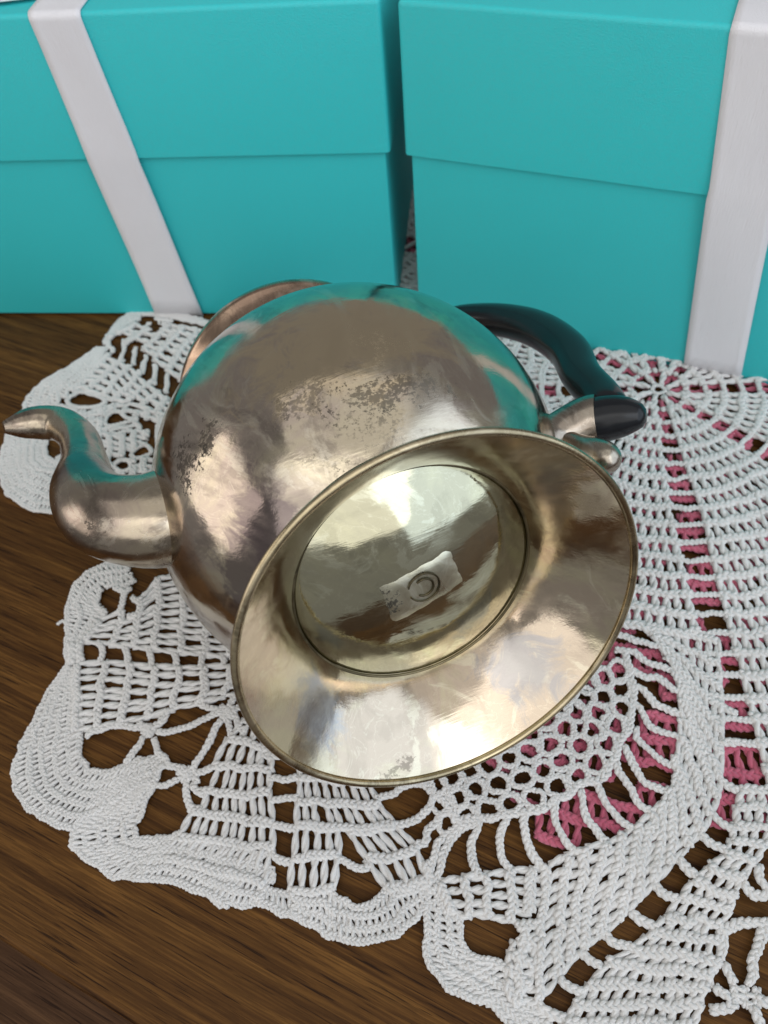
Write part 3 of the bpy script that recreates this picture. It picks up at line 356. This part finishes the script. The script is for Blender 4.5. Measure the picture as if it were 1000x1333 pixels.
class Yarn:
    """Collects lengths of thread (mm units) and turns them into one mesh of thin tubes."""
    def __init__(s): s.g = {}
    def add(s, P, r):
        """P: (n, 3) points; r: radius"""
        if len(P) > 1: s.g.setdefault(len(P), []).append((P, r))
    def build(s, name, mat, parent, zfun, sides=5):
        VV, FF = [], []
        base = 0; cnt = 0
        for n, items in s.g.items():
            P = np.array([p for p, r in items]); R_ = np.array([r for p, r in items])
            N = len(P); cnt += N
            T = np.empty_like(P)
            T[:, 1:-1] = P[:, 2:] - P[:, :-2]; T[:, 0] = P[:, 1] - P[:, 0]; T[:, -1] = P[:, -1] - P[:, -2]
            T /= np.linalg.norm(T, axis=2)[:, :, None] + 1e-9
            up_ = np.zeros_like(T); up_[:, :, 2] = 1.0
            st = np.abs(T[:, :, 2]) > 0.93
            up_[st] = (0.3, 0.95, 0)
            U = np.cross(T, up_); U /= np.linalg.norm(U, axis=2)[:, :, None] + 1e-9
            W = np.cross(T, U)
            rad = np.repeat(R_[:, None], n, 1) * (1 + 0.08 * rng.normal(size=(N, n)))
            rad[:, 0] *= 0.85; rad[:, -1] *= 0.85
            ang = np.arange(sides) * 2 * math.pi / sides
            V = P[:, :, None, :] + rad[:, :, None, None] * (np.cos(ang)[None, None, :, None] * U[:, :, None, :] + np.sin(ang)[None, None, :, None] * W[:, :, None, :])
            V = V + rng.normal(size=V.shape) * (0.055 * R_)[:, None, None, None]
            f = []
            for a in range(n - 1):
                for k in range(sides):
                    k2 = (k + 1) % sides
                    q = (a * sides + k, a * sides + k2, (a + 1) * sides + k2, (a + 1) * sides + k)
                    f.append((q[0], q[1], q[2])); f.append((q[0], q[2], q[3]))
            for k in range(1, sides - 1):
                f.append((0, k + 1, k)); o_ = (n - 1) * sides; f.append((o_, o_ + k, o_ + k + 1))
            f = np.array(f)
            FF.append((base + np.arange(N)[:, None, None] * (n * sides) + f[None]).reshape(-1, 3))
            VV.append(V.reshape(-1, 3)); base += N * n * sides
        Vf = np.concatenate(VV) * 0.001; F = np.concatenate(FF)
        Vf[:, 2] += zfun(Vf[:, 0], Vf[:, 1])
        # the pot presses the cloth down where it rests
        dx = Vf[:, 0] - BODY_C.x; dy = Vf[:, 1] - BODY_C.y
        rr = BODY_R ** 2 - dx * dx - dy * dy
        low = BODY_C.z - np.sqrt(np.clip(rr, 0, None)) - 0.0004
        m = (rr > 0) & (Vf[:, 2] > low)
        Vf[m, 2] = np.maximum(low[m], 0.0004)
        Vf[:, 2] = np.maximum(Vf[:, 2], 0.0002)
        me = bpy.data.meshes.new(name)
        me.vertices.add(len(Vf)); me.vertices.foreach_set('co', Vf.astype(np.float32).ravel())
        me.loops.add(F.size); me.loops.foreach_set('vertex_index', F.astype(np.int32).ravel())
        me.polygons.add(len(F)); me.polygons.foreach_set('loop_start', np.arange(0, F.size, 3, dtype=np.int32))
        me.polygons.foreach_set('use_smooth', np.ones(len(F), bool))
        me.update(calc_edges=True); me.validate()
        me.materials.append(mat)
        o = bpy.data.objects.new(name, me); COL.objects.link(o)
        if parent: o.parent = parent
        o['kind'] = 'stuff'
        print('YARN', name, cnt, 'lengths', len(F), 'tris')
        return o

HOLE_BOX = np.array([[min(q[0] for q in h), max(q[0] for q in h), min(q[1] for q in h), max(q[1] for q in h)] for h in HOLES])
def in_hole(P):
    r = np.zeros(len(P), bool)
    x0, y0 = P.min(0); x1, y1 = P.max(0)
    for i in np.nonzero((HOLE_BOX[:, 0] < x1) & (HOLE_BOX[:, 1] > x0) & (HOLE_BOX[:, 2] < y1) & (HOLE_BOX[:, 3] > y0))[0]:
        r |= inside(P, HOLES[i])
    return r

def zwhite(x, y):
    d = np.hypot(x * 1000 - CEN[0], y * 1000 - CEN[1])
    lift = 0.0026 * np.clip((250 - d) / 14, 0, 1)
    wav = 0.0007 * np.sin(x * 61 + 1.3) * np.sin(y * 53 + 0.4) + 0.0004 * np.sin(x * 143 + y * 97)
    return 0.0009 + lift + np.maximum(wav, -0.0004)

def zpink(x, y):
    return 0.0008 + 0.0003 * np.sin(x * 71) * np.sin(y * 83) + 0 * x

def J(s): return rng.normal(0, s)

def post(L, P, Q, t, w, thick=1.0, mask=True):
    """one tall stitch from P (below) to Q (above): two plies twisted together; t runs along the row"""
    if mask and in_hole(np.array([(P + Q) / 2, P + (Q - P) * 0.2, P + (Q - P) * 0.8])).any(): return
    v = Q - P; h = np.linalg.norm(v)
    n_ = 6
    f = np.linspace(-0.06, 1.06, n_)
    ph0 = rng.uniform(0, 0.8)
    j0, j1 = J(0.14) * w * 0.3, J(0.14) * w * 0.3
    lean = 0.16 * w
    for s_ in (0, math.pi):
        a = ph0 + s_ + f * math.pi * (1.0 if h < 6 else 1.5)
        lat = 0.165 * w * np.cos(a) + lean * (f - 0.5) + j0 + (j1 - j0) * f
        C_ = P[None] + v[None] * f[:, None] + t[None] * lat[:, None]
        L.add(np.column_stack([C_, 0.95 + 0.13 * w * np.sin(a) + 0.1 * J(1)]), 0.175 * w * thick * (1 + J(0.05)))

def braid(L, pts, w, A, r, z=1.55, mask=False):
    """a row of chain tops: three plies plaited along a line"""
    P = np.array(pts, float)
    T_ = cumlen(P)[-1]
    if T_ < 1.0: return
    per = 1.75 * w
    n = max(4, int(round(T_ / per * 7)) + 1)
    u = np.linspace(0, 1, n)
    C_ = along(P, u)
    tg = np.gradient(C_, axis=0); tg /= np.linalg.norm(tg, axis=1)[:, None] + 1e-9
    nn = np.column_stack([-tg[:, 1], tg[:, 0]])
    keep = ~in_hole(C_) if mask else np.ones(n, bool)
    runs = []; st = None
    for i in range(n):
        if keep[i] and st is None: st = i
        if st is not None and (not keep[i] or i == n - 1):
            e = i + 1 if keep[i] else i
            if e - st > 2: runs.append((st, e))
            st = None
    wob = 0.15 * w * np.interp(u * T_, np.arange(0, T_ + w, w), rng.normal(size=len(np.arange(0, T_ + w, w))))
    off = rng.uniform(0, 6.28)
    drift = np.interp(np.arange(n), np.arange(0, n + 7, 7), np.cumsum(rng.normal(size=len(np.arange(0, n + 7, 7)))) * 0.35)
    amp = A * (1 + 0.18 * np.interp(np.arange(n), np.arange(0, n + 5, 5), rng.normal(size=len(np.arange(0, n + 5, 5)))))
    for k in range(3):
        th = off + drift + u * T_ / per * 2 * math.pi + k * 2 * math.pi / 3
        lat = amp * np.sin(th) + wob
        zz = z + 0.55 * r * np.sin(2 * th)
        Q = np.column_stack([C_ + nn * lat[:, None], zz])
        for a, b in runs:
            for c0 in range(a, b, 24):
                L.add(Q[c0:min(b, c0 + 25)], r * (1 + J(0.04)))

def cumlen(P):
    return np.r_[0, np.cumsum(np.linalg.norm(np.diff(P, axis=0), axis=1))]

def along(P, f):
    d = cumlen(P); u = np.clip(f, 0, 1) * d[-1]
    return np.array([np.interp(u, d, P[:, 0]), np.interp(u, d, P[:, 1])]).T

def rail(P, f):
    """sample at matching vertex parameter (rails correspond vertex by vertex)"""
    x = np.clip(f, 0, 1) * (len(P) - 1)
    i = np.arange(len(P))
    return np.array([np.interp(x, i, P[:, 0]), np.interp(x, i, P[:, 1])]).T

def lace_patch(L, A, B, rows, kind, w):
    A = np.array(A, float); B = np.array(B, float)
    if len(A) == len(B):
        dm = 0.5 * (cumlen(A) / cumlen(A)[-1] + cumlen(B) / cumlen(B)[-1])
        par = lambda P, f: np.column_stack([np.interp(f, dm, P[:, 0]), np.interp(f, dm, P[:, 1])])
    else:
        par = lambda P, f: along(P, f)
    if kind == 'sc':                        # close work: ridges run along the edge, short posts across
        f = np.linspace(0, 1, 60)
        a, b = par(A, f), par(B, f)
        wid = np.linalg.norm(b - a, axis=1).mean()
        K = max(1, int(round(wid / 3.9)))
        w = 3.0
        sp = [a + (b - a) * (g / K) for g in range(K + 1)]
        sp = [spline(p, 90) for p in sp]
        for q in sp: braid(L, q, w, 0.30 * w, 0.22 * w, 1.15 + 0.12 * J(1), True)
        for g in range(K):
            m = max(1, int(round(0.5 * (cumlen(sp[g])[-1] + cumlen(sp[g + 1])[-1]) / (w * 0.78))))
            ff = (np.arange(m) + 0.5 + 0.5 * (g % 2)) / (m + 0.5)
            P, Q = along(sp[g], ff), along(sp[g + 1], ff)
            for p, q in zip(P, Q):
                d = q - p; d = d / (np.linalg.norm(d) + 1e-9)
                post(L, p, q, np.array([-d[1], d[0]]), w, 1.38)
        return
    n = max(1, int(round(rows)))
    fr = np.linspace(0, 1, n + 1)
    a, b = par(A, fr), par(B, fr)
    for k in range(n + 1):
        ln = np.linalg.norm(b[k] - a[k])
        q = a[k] + (b[k] - a[k]) * np.linspace(0, 1, 12)[:, None]
        tt = (b[k] - a[k]) / (ln + 1e-9); nn = np.array([-tt[1], tt[0]])
        q = q + nn * (0.5 * np.sin(np.linspace(0, math.pi, 12)) * J(1))[:, None]
        braid(L, q, w, 0.30 * w, 0.225 * w, 1.6, True)
    for k in range(n):
        ln = 0.5 * (np.linalg.norm(b[k] - a[k]) + np.linalg.norm(b[k + 1] - a[k + 1]))
        m = max(1, int(round(ln / w)))
        ww = min(ln / m, w * 1.25)
        for jx in range(m + 1):
            g = min(max((jx + 0.10 * J(1)) / m, 0.0), 1.0)
            P = a[k] + (b[k] - a[k]) * g; Q = a[k + 1] + (b[k + 1] - a[k + 1]) * g
            t = b[k + 1] - a[k + 1]; t = t / (np.linalg.norm(t) + 1e-9)
            post(L, P, Q, t, ww, 1.42)

def lace_cord(L, pts, r):
    P = spline(np.array(pts, float), 40)
    braid(L, P, 3.0, 0.62 * r, 0.62 * r, 1.4)

def lace_chain(L, pts, k=1.0):
    P = np.array(pts, float)
    if len(P) > 2: P = spline(P, max(8, int(cumlen(P)[-1] / 2)))
    braid(L, P, 3.5 * k, 0.88 * k, 0.74 * k, 1.35)

white = empty('lace_doily', (0.150, 0.2815, 0))
tag(white, 'large white crochet lace doily with scalloped edge lying under the teapot', 'doily')
fans, border, nets = Yarn(), Yarn(), Yarn()
for A, B, rows, kind, w in PATCHES:
    lace_patch(border if kind == 'sc' else fans, A, B, rows, kind, w)
for pts, k in CHAINS:
    if k < 0: lace_cord(nets, pts, -k)
    else: lace_chain(nets, pts, k)

# the round middle, worked in eight wedges with ladders of open squares between
ROW = 9.2
spokes = [math.radians(-98.5 + 45 * k) for k in range(8)]
rounds = Yarn()
for k in range(8):
    a0, a1 = spokes[k], spokes[k] + math.radians(45)
    mid = math.degrees((a0 + a1) / 2)
    mid = (mid + 180) % 360 - 180
    # wedge 7 (between -143 and -98) gives way to the open net, the ones left of it to the fans
    deg0 = (math.degrees(a0) + 180) % 360 - 180
    if abs(deg0 - (-143.5)) < 2: rmax = 143
    elif deg0 > 120 or deg0 < -160: rmax = 205
    else: rmax = 300
    nrow = int((rmax - 5) / ROW)
    for i in range(nrow):
        r0 = 5 + i * ROW; r1 = r0 + ROW
        hw = min(5.2, 0.5 + r0 * 0.065)                       # half the ladder's width
        if r0 > 150 : hw = 6.0
        l0, l1 = a0 + hw / r0, a1 - hw / r0
        arc = (l1 - l0) * (r0 + r1) / 2
        wst = 4.5
        m = max(1, int(round(arc / wst)))
        for j in range(m):
            a = l0 + (l1 - l0) * (j + 0.5) / m
            sub = (a0 + a1) / 2
            if r0 > 92 and abs(a - sub) * r0 < 5.0 and k == 0: continue
            d = np.array([math.cos(a), math.sin(a)]); t = np.array([-math.sin(a), math.cos(a)])
            post(rounds, CEN + d * r0, CEN + d * r1, t, arc / m, 1.45)
        aa = np.linspace(l0, l1, max(6, int(arc / 6)))
        braid(rounds, CEN[None] + r1 * np.column_stack([np.cos(aa), np.sin(aa)]), wst, 0.31 * wst, 0.23 * wst, 1.6, True)
        # chain rungs across the ladder
        b0 = a0 - hw / r1 * 1.3; b1 = a0 + hw / r1 * 1.3
        if r1 < 196 or abs(deg0 + 98.5) > 1:
            lace_chain(nets, [CEN + r1 * np.array([math.cos(b0), math.sin(b0)]), CEN + r1 * np.array([math.cos(b1), math.sin(b1)])], 1.0)
for q in range(1):
    lace_chain(nets, [CEN + 3.5 * np.array([math.cos(t), math.sin(t)]) for t in np.linspace(0, 6.28, 14)], 0.8)
fans.build('crochet_fan_stitches', M_WHITE, None, zwhite)
border.build('scalloped_border_stitches', M_WHITE, None, zwhite)
nets.build('chain_stitch_mesh', M_WHITE, None, zwhite)
rounds.build('crochet_round_stitches', M_WHITE, None, zwhite)
for nme in ('crochet_fan_stitches', 'scalloped_border_stitches', 'chain_stitch_mesh', 'crochet_round_stitches'):
    o = bpy.data.objects[nme]; o.parent = white; o.matrix_parent_inverse = Matrix.Translation((-0.150, -0.2815, 0))

pk = Yarn()
def pink_gap(a, i):
    if math.hypot(CEN[0] + (6 + i * 9.2) * math.cos(a) - 122, CEN[1] + (6 + i * 9.2) * math.sin(a) - 87) < 13: return False
    return math.sin(a * 12 + i * 1.9) + 0.8 * math.sin(a * 31 + i * 2.7) < -0.2 and i > 2
for i in range(25):
    r0 = 6 + i * 9.2
    m = max(6, int(2 * math.pi * r0 / 4.6))
    run = []
    for jx in range(m + 1):
        a = 2 * math.pi * (jx + 0.5 * (i % 2)) / m
        d = np.array([math.cos(a), math.sin(a)]); t = np.array([-math.sin(a), math.cos(a)])
        out = r0 > 226 + 10 * math.cos(a * 16)
        gap = pink_gap(a, i) and pink_gap(a, i + 1)
        if not out and not gap: run.append(CEN + d * (r0 + 9.2))
        if (out or gap or jx == m) and run:
            if len(run) > 1: braid(pk, run, 4.4, 1.25, 0.95, 1.5)
            run = []
        if not out and not pink_gap(a, i): post(pk, CEN + d * r0, CEN + d * (r0 + 9.2), t, 4.8, 1.2, False)
pink = pk.build('pink_doily', M_PINK, None, zpink)
del pink['kind']
tag(pink, 'smaller pink crochet doily showing through the holes of the white lace', 'doily')

# ------------------------------------------------------------------ gift boxes
HL, HT, OV = 0.1018, 0.1686, 0.0026
def gift_box(corner, yaw, side, width, depth, rib, label):
    """corner: front corner on the table; side=-1 extends to the left, +1 to the right (local x)."""
    b = empty('gift_box', (corner[0], corner[1], 0.0))
    b.rotation_euler = (0, 0, yaw)
    tag(b, label, 'box', 'ribboned gift boxes')
    x0, x1 = (-width, 0) if side < 0 else (0, width)
    bm = box_bm(x0, x1, 0, depth, 0.0012, HT - 0.002, 0.0008)
    bm_obj('box_base', bm, M_PAPER, b, angle=math.radians(35))
    # lid: a shallow tray upside down, open below
    bm = bmesh.new()
    o = OV; tk = 0.0018
    def ring(x0, x1, y0, y1, z): return [bm.verts.new(p) for p in ((x0, y0, z), (x1, y0, z), (x1, y1, z), (x0, y1, z))]
    A = ring(x0 - o, x1 + o, -o, depth + o, HT); Bq = ring(x0 - o, x1 + o, -o, depth + o, HL)
    Cq = ring(x0 - o + tk, x1 + o - tk, -o + tk, depth + o - tk, HL); D = ring(x0 - o + tk, x1 + o - tk, -o + tk, depth + o - tk, HT - 0.0015)
    bm.faces.new(A); bm.faces.new(D)
    for U, W in ((A, Bq), (Bq, Cq), (Cq, D)):
        for i in range(4): bm.faces.new((U[i], U[(i + 1) % 4], W[(i + 1) % 4], W[i]))
    ed = [e for e in bm.edges if any(v in A for v in e.verts)]
    bmesh.ops.bevel(bm, geom=ed, offset=0.0022, segments=4, affect='EDGES', profile=0.5)
    bm_obj('lid', bm, M_PAPER, b, angle=math.radians(35))
    # ribbon: one band over the front and top, one along the top
    (xt, xb, wt, wb) = rib
    g = 0.0007
    path = []   # (y, z, f) f = 0 bottom .. 1 top on the front
    for i in range(9):
        f = i / 8
        path.append((-0.0016 - 0.0022 * f ** 2, 0.0008 + f * (HL - 0.002), f * HL / HT))
    path += [(-OV - g - 0.0006, HL + 0.004, HL / HT)]
    for i in range(1, 6):
        path.append((-OV - g - 0.0002 * math.sin(i), HL + 0.004 + (HT - HL - 0.007) * i / 5, (HL + (HT - HL) * i / 5) / HT))
    for i in range(1, 5):
        a = i / 4 * math.pi / 2
        path.append((-OV - g + 0.003 * (1 - math.cos(a)), HT - 0.003 + (0.003 + g) * math.sin(a), 1))
    for i in range(1, 9):
        path.append((depth * i / 8, HT + g, 1))
    V, Fc = [], []
    nx = 8
    for (y, z, f) in path:
        xc = xb + (xt - xb) * f; wd = wb + (wt - wb) * f
        for k in range(nx + 1):
            u = k / nx
            e = 0.0004 if k in (0, nx) else 0
            V.append((xc + wd * u, y - e * 0.6 + 0.0004 * math.sin(f * 9 + u * 3) * (y < 0), z + (e if y > 0 else 0)))
    for i in range(len(path) - 1):
        for k in range(nx):
            Fc.append((i * (nx + 1) + k, i * (nx + 1) + k + 1, (i + 1) * (nx + 1) + k + 1, (i + 1) * (nx + 1) + k))
    r = mesh_obj('ribbon', V, Fc, M_SATIN, b)
    md = r.modifiers.new('thickness', 'SOLIDIFY'); md.thickness = 0.0005; md.offset = 0
    V, Fc = [], []
    n = 24
    yc = 0.003 if side < 0 else 0.06
    xa, xz = x0 - OV - g, x1 + OV + g
    if side < 0: xz = xt + wt * 0.35
    for i in range(n + 1):
        x = xa + (xz - xa) * i / n
        for k in range(nx + 1):
            V.append((x, yc + (0.028 if side < 0 else 0.03) * k / nx + (0.012 * (i / n) ** 6 if side < 0 else 0), HT + g + 0.0009 + 0.0012 * math.sin(math.pi * i / n)))
    for i in range(n):
        for k in range(nx):
            Fc.append((i * (nx + 1) + k, i * (nx + 1) + k + 1, (i + 1) * (nx + 1) + k + 1, (i + 1) * (nx + 1) + k))
    r = mesh_obj('ribbon', V, Fc, M_SATIN, b)
    md = r.modifiers.new('thickness', 'SOLIDIFY'); md.thickness = 0.0005; md.offset = 0
    return b
gift_box((0.0221, 0.3708), -0.1903, -1, 0.285, 0.24, (-0.1545, -0.1490, 0.0245, 0.0300), 'teal gift box on the left with its white ribbon slanting beside the spout')
gift_box((0.0344, 0.3653), -0.4706, 1, 0.32, 0.24, (0.1305, 0.1508, 0.0275, 0.0290), 'teal gift box on the right behind the black handle')
bpy.data.objects['gift_box'].location.z = 0.0
for o in bpy.data.objects:
    if o.name.startswith('gift_box'): o.location.z = 0.0005

# ------------------------------------------------------------------ teapot
pot = empty('silver_teapot', POT_F)
pot.matrix_world = Matrix(((AX_E.x, AX_G.x, AX_Z.x, POT_F.x), (AX_E.y, AX_G.y, AX_Z.y, POT_F.y), (AX_E.z, AX_G.z, AX_Z.z, POT_F.z), (0, 0, 0, 1))) @ Matrix.Scale(KS, 4)
tag(pot, 'tarnished silver teapot with black handle tipped on its side, foot towards the viewer', 'teapot')
ZB, RB = 0.0852, 0.0739
prof = []
for i in range(60):
    a = math.radians(-90 + 38 + (180 - 38 - 44) * i / 59)
    prof.append((ZB + RB * math.sin(a), RB * math.cos(a)))
prof = spline(prof, 70).tolist()
zt, rt = prof[-1]
prof += [(zt + 0.003, rt - 0.0015), (zt + 0.008, rt - 0.0022), (zt + 0.013, rt - 0.001)]
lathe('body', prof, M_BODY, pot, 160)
zc = zt + 0.012
# flared collar round the mouth
lip = [(zc + 0.0275 + 0.0046 * math.cos(a), 0.0503 + 0.0046 * math.sin(a)) for a in np.linspace(math.radians(150), math.radians(-140), 16)]
lathe('collar', [(zc - 0.003, 0.0475), (zc, 0.0485), (zc + 0.012, 0.0470)] + lip + [(zc + 0.004, 0.0455)], M_COLLAR, pot, 128)
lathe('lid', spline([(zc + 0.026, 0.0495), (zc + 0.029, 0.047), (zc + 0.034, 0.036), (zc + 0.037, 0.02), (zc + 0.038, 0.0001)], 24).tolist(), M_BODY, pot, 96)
# spreading foot
inner = spline([(0.0275, 0.0384), (0.0245, 0.0397), (0.019, 0.0432), (0.012, 0.0490), (0.005, 0.0558), (0.0008, 0.0600)], 30).tolist()
outer = spline([(0.0002, 0.0606), (0.005, 0.0572), (0.012, 0.0506), (0.019, 0.0450), (0.0255, 0.0425), (0.030, 0.0440)], 30).tolist()
foot = lathe('foot', inner + outer, M_FOOT, pot, 160)
bead = [(0.0006 + 0.0012 * math.cos(a), 0.0602 + 0.0012 * math.sin(a)) for a in np.linspace(0, 2 * math.pi, 14, endpoint=False)]
lathe('rim_bead', bead, M_RIM, foot, 160, close=True)
DOME = [(0.0001, 0.0178), (0.008, 0.0181), (0.016, 0.0191), (0.024, 0.0209), (0.031, 0.0233), (0.0362, 0.0256), (0.0387, 0.0269)]
dome = lathe('bottom_dome', spline([(z, r) for r, z in DOME[::-1]], 40).tolist(), M_DOME, pot, 160)
def dome_z(x, y):
    return float(np.interp(math.hypot(x, y), [r for r, z in DOME], [z for r, z in DOME]))
lathe('seam_ring', [(0.0263 + 0.0005 * math.cos(a), 0.0389 + 0.0005 * math.sin(a)) for a in np.linspace(0, 2 * math.pi, 10, endpoint=False)], M_SEAM, dome, 160, close=True)
# stamped plate with a ring-shaped hallmark
cs = [Vector(p) for p in ((0.0136, 0.008), (-0.0105, 0.0126), (-0.0131, -0.0018), (0.0125, -0.008))]
V, Fc = [], []
NU, NV = 14, 9
for i in range(NU + 1):
    for j in range(NV + 1):
        u, v = i / NU, j / NV
        p = (cs[0] * (1 - u) + cs[1] * u) * (1 - v) + (cs[3] * (1 - u) + cs[2] * u) * v
        edge = 0 if (0 < i < NU and 0 < j < NV) else 1
        V.append((p.x + 0.00025 * math.sin(j * 2.1 + i) * edge, p.y + 0.00025 * math.sin(i * 1.7) * edge, dome_z(p.x, p.y) - 0.0004 + 0.0005 * edge))
for i in range(NU):
    for j in range(NV):
        a = i * (NV + 1) + j
        Fc.append((a, a + 1, a + NV + 2, a + NV + 1))
plate = mesh_obj('hallmark_plate', V, Fc, M_PLATE, dome)
cx, cy = 0.0003, 0.0030
def arc_tube(name, r, a0, a1, rad):
    n = 40
    pts = [(cx + r * math.cos(a), cy + r * math.sin(a), dome_z(cx, cy) - 0.0007) for a in np.linspace(a0, a1, n)]
    return sweep(name, pts, [rad] * n, M_SEAM, dome, 8, up_hint=(0, 0, 1))
arc_tube('hallmark_ring', 0.0050, 0.3, 5.9, 0.00028)
arc_tube('hallmark_letter', 0.0030, 0.9, 5.4, 0.00032)

# spout, in the plane through the axis turned 16 degrees about it
cS, sS = math.cos(math.radians(16)), math.sin(math.radians(16))
sp_rows = [(0.0560, 0.0800, 0.0215), (0.0660, 0.0795, 0.0186), (0.0780, 0.0790, 0.0166), (0.0890, 0.0865, 0.0150), (0.0948, 0.1040, 0.0120), (0.0950, 0.1280, 0.0085), (0.0968, 0.1490, 0.0077), (0.1030, 0.1640, 0.0076), (0.1115, 0.1680, 0.0075), (0.1185, 0.1668, 0.0060), (0.1250, 0.1650, 0.0026)]
S = spline(sp_rows, 60)
sp_path = [(o * cS, o * sS, z) for o, z, r in S]
spout = sweep('spout', sp_path, [float(r) for o, z, r in S], M_SPOUT, pot, 40, flat=0.92, up_hint=(-sS, cS, 0))
# black handle with silver sockets
hA_ = math.radians(-8)
cH, sH = math.cos(hA_), math.sin(hA_)
def H3(o, z): return (o * cH, o * sH, z)
hd = spline([(-0.0790, 0.1830, 0.0070), (-0.0880, 0.1760, 0.0076), (-0.0985, 0.1590, 0.0080), (-0.1045, 0.1360, 0.0084), (-0.1035, 0.1095, 0.0082), (-0.0965, 0.0870, 0.0076), (-0.0935, 0.0700, 0.0074), (-0.0910, 0.0610, 0.0074), (-0.0895, 0.0570, 0.0062), (-0.0895, 0.0550, 0.0040)], 60)
handle = sweep('handle', [H3(o, z) for o, z, r in hd], [float(r) for o, z, r in hd], M_BLACK, pot, 28, flat=0.92, up_hint=(-sH, cH, 0))
plug = spline([(-0.0972, 0.0468, 0.0022), (-0.0964, 0.0475, 0.0040), (-0.0925, 0.0512, 0.0068), (-0.0880, 0.0548, 0.0080), (-0.0825, 0.0578, 0.0082)], 16)
sweep('handle_tenon', [H3(o, z) for o, z, r in plug], [float(r) for o, z, r in plug], M_BLACK, handle, 28, up_hint=(-sH, cH, 0))
sk = spline([(-0.0640, 0.0590, 0.0096), (-0.0690, 0.0592, 0.0082), (-0.0740, 0.0592, 0.0085), (-0.0790, 0.0588, 0.0091), (-0.0828, 0.0578, 0.0094), (-0.0845, 0.0568, 0.0092)], 24)
sweep('handle_socket', [H3(o, z) for o, z, r in sk], [float(r) for o, z, r in sk], M_SOCKET, pot, 28, up_hint=(-sH, cH, 0))
fb = spline([(-0.0690, 0.0560, 0.0045), (-0.0715, 0.0480, 0.0044), (-0.0732, 0.0410, 0.0056), (-0.0740, 0.0360, 0.0055), (-0.0741, 0.0325, 0.0040), (-0.0741, 0.0308, 0.0010)], 24)
sweep('socket_finial', [H3(o, z) for o, z, r in fb], [float(r) for o, z, r in fb], M_SOCKET, pot, 24, up_hint=(-sH, cH, 0))
su = spline([(-0.0500, 0.1600, 0.0080), (-0.0580, 0.1680, 0.0070), (-0.0680, 0.1780, 0.0080), (-0.0760, 0.1815, 0.0086), (-0.0830, 0.1800, 0.0090)], 20)
sweep('handle_socket', [H3(o, z) for o, z, r in su], [float(r) for o, z, r in su], M_SOCKET, pot, 24, up_hint=(-sH, cH, 0))
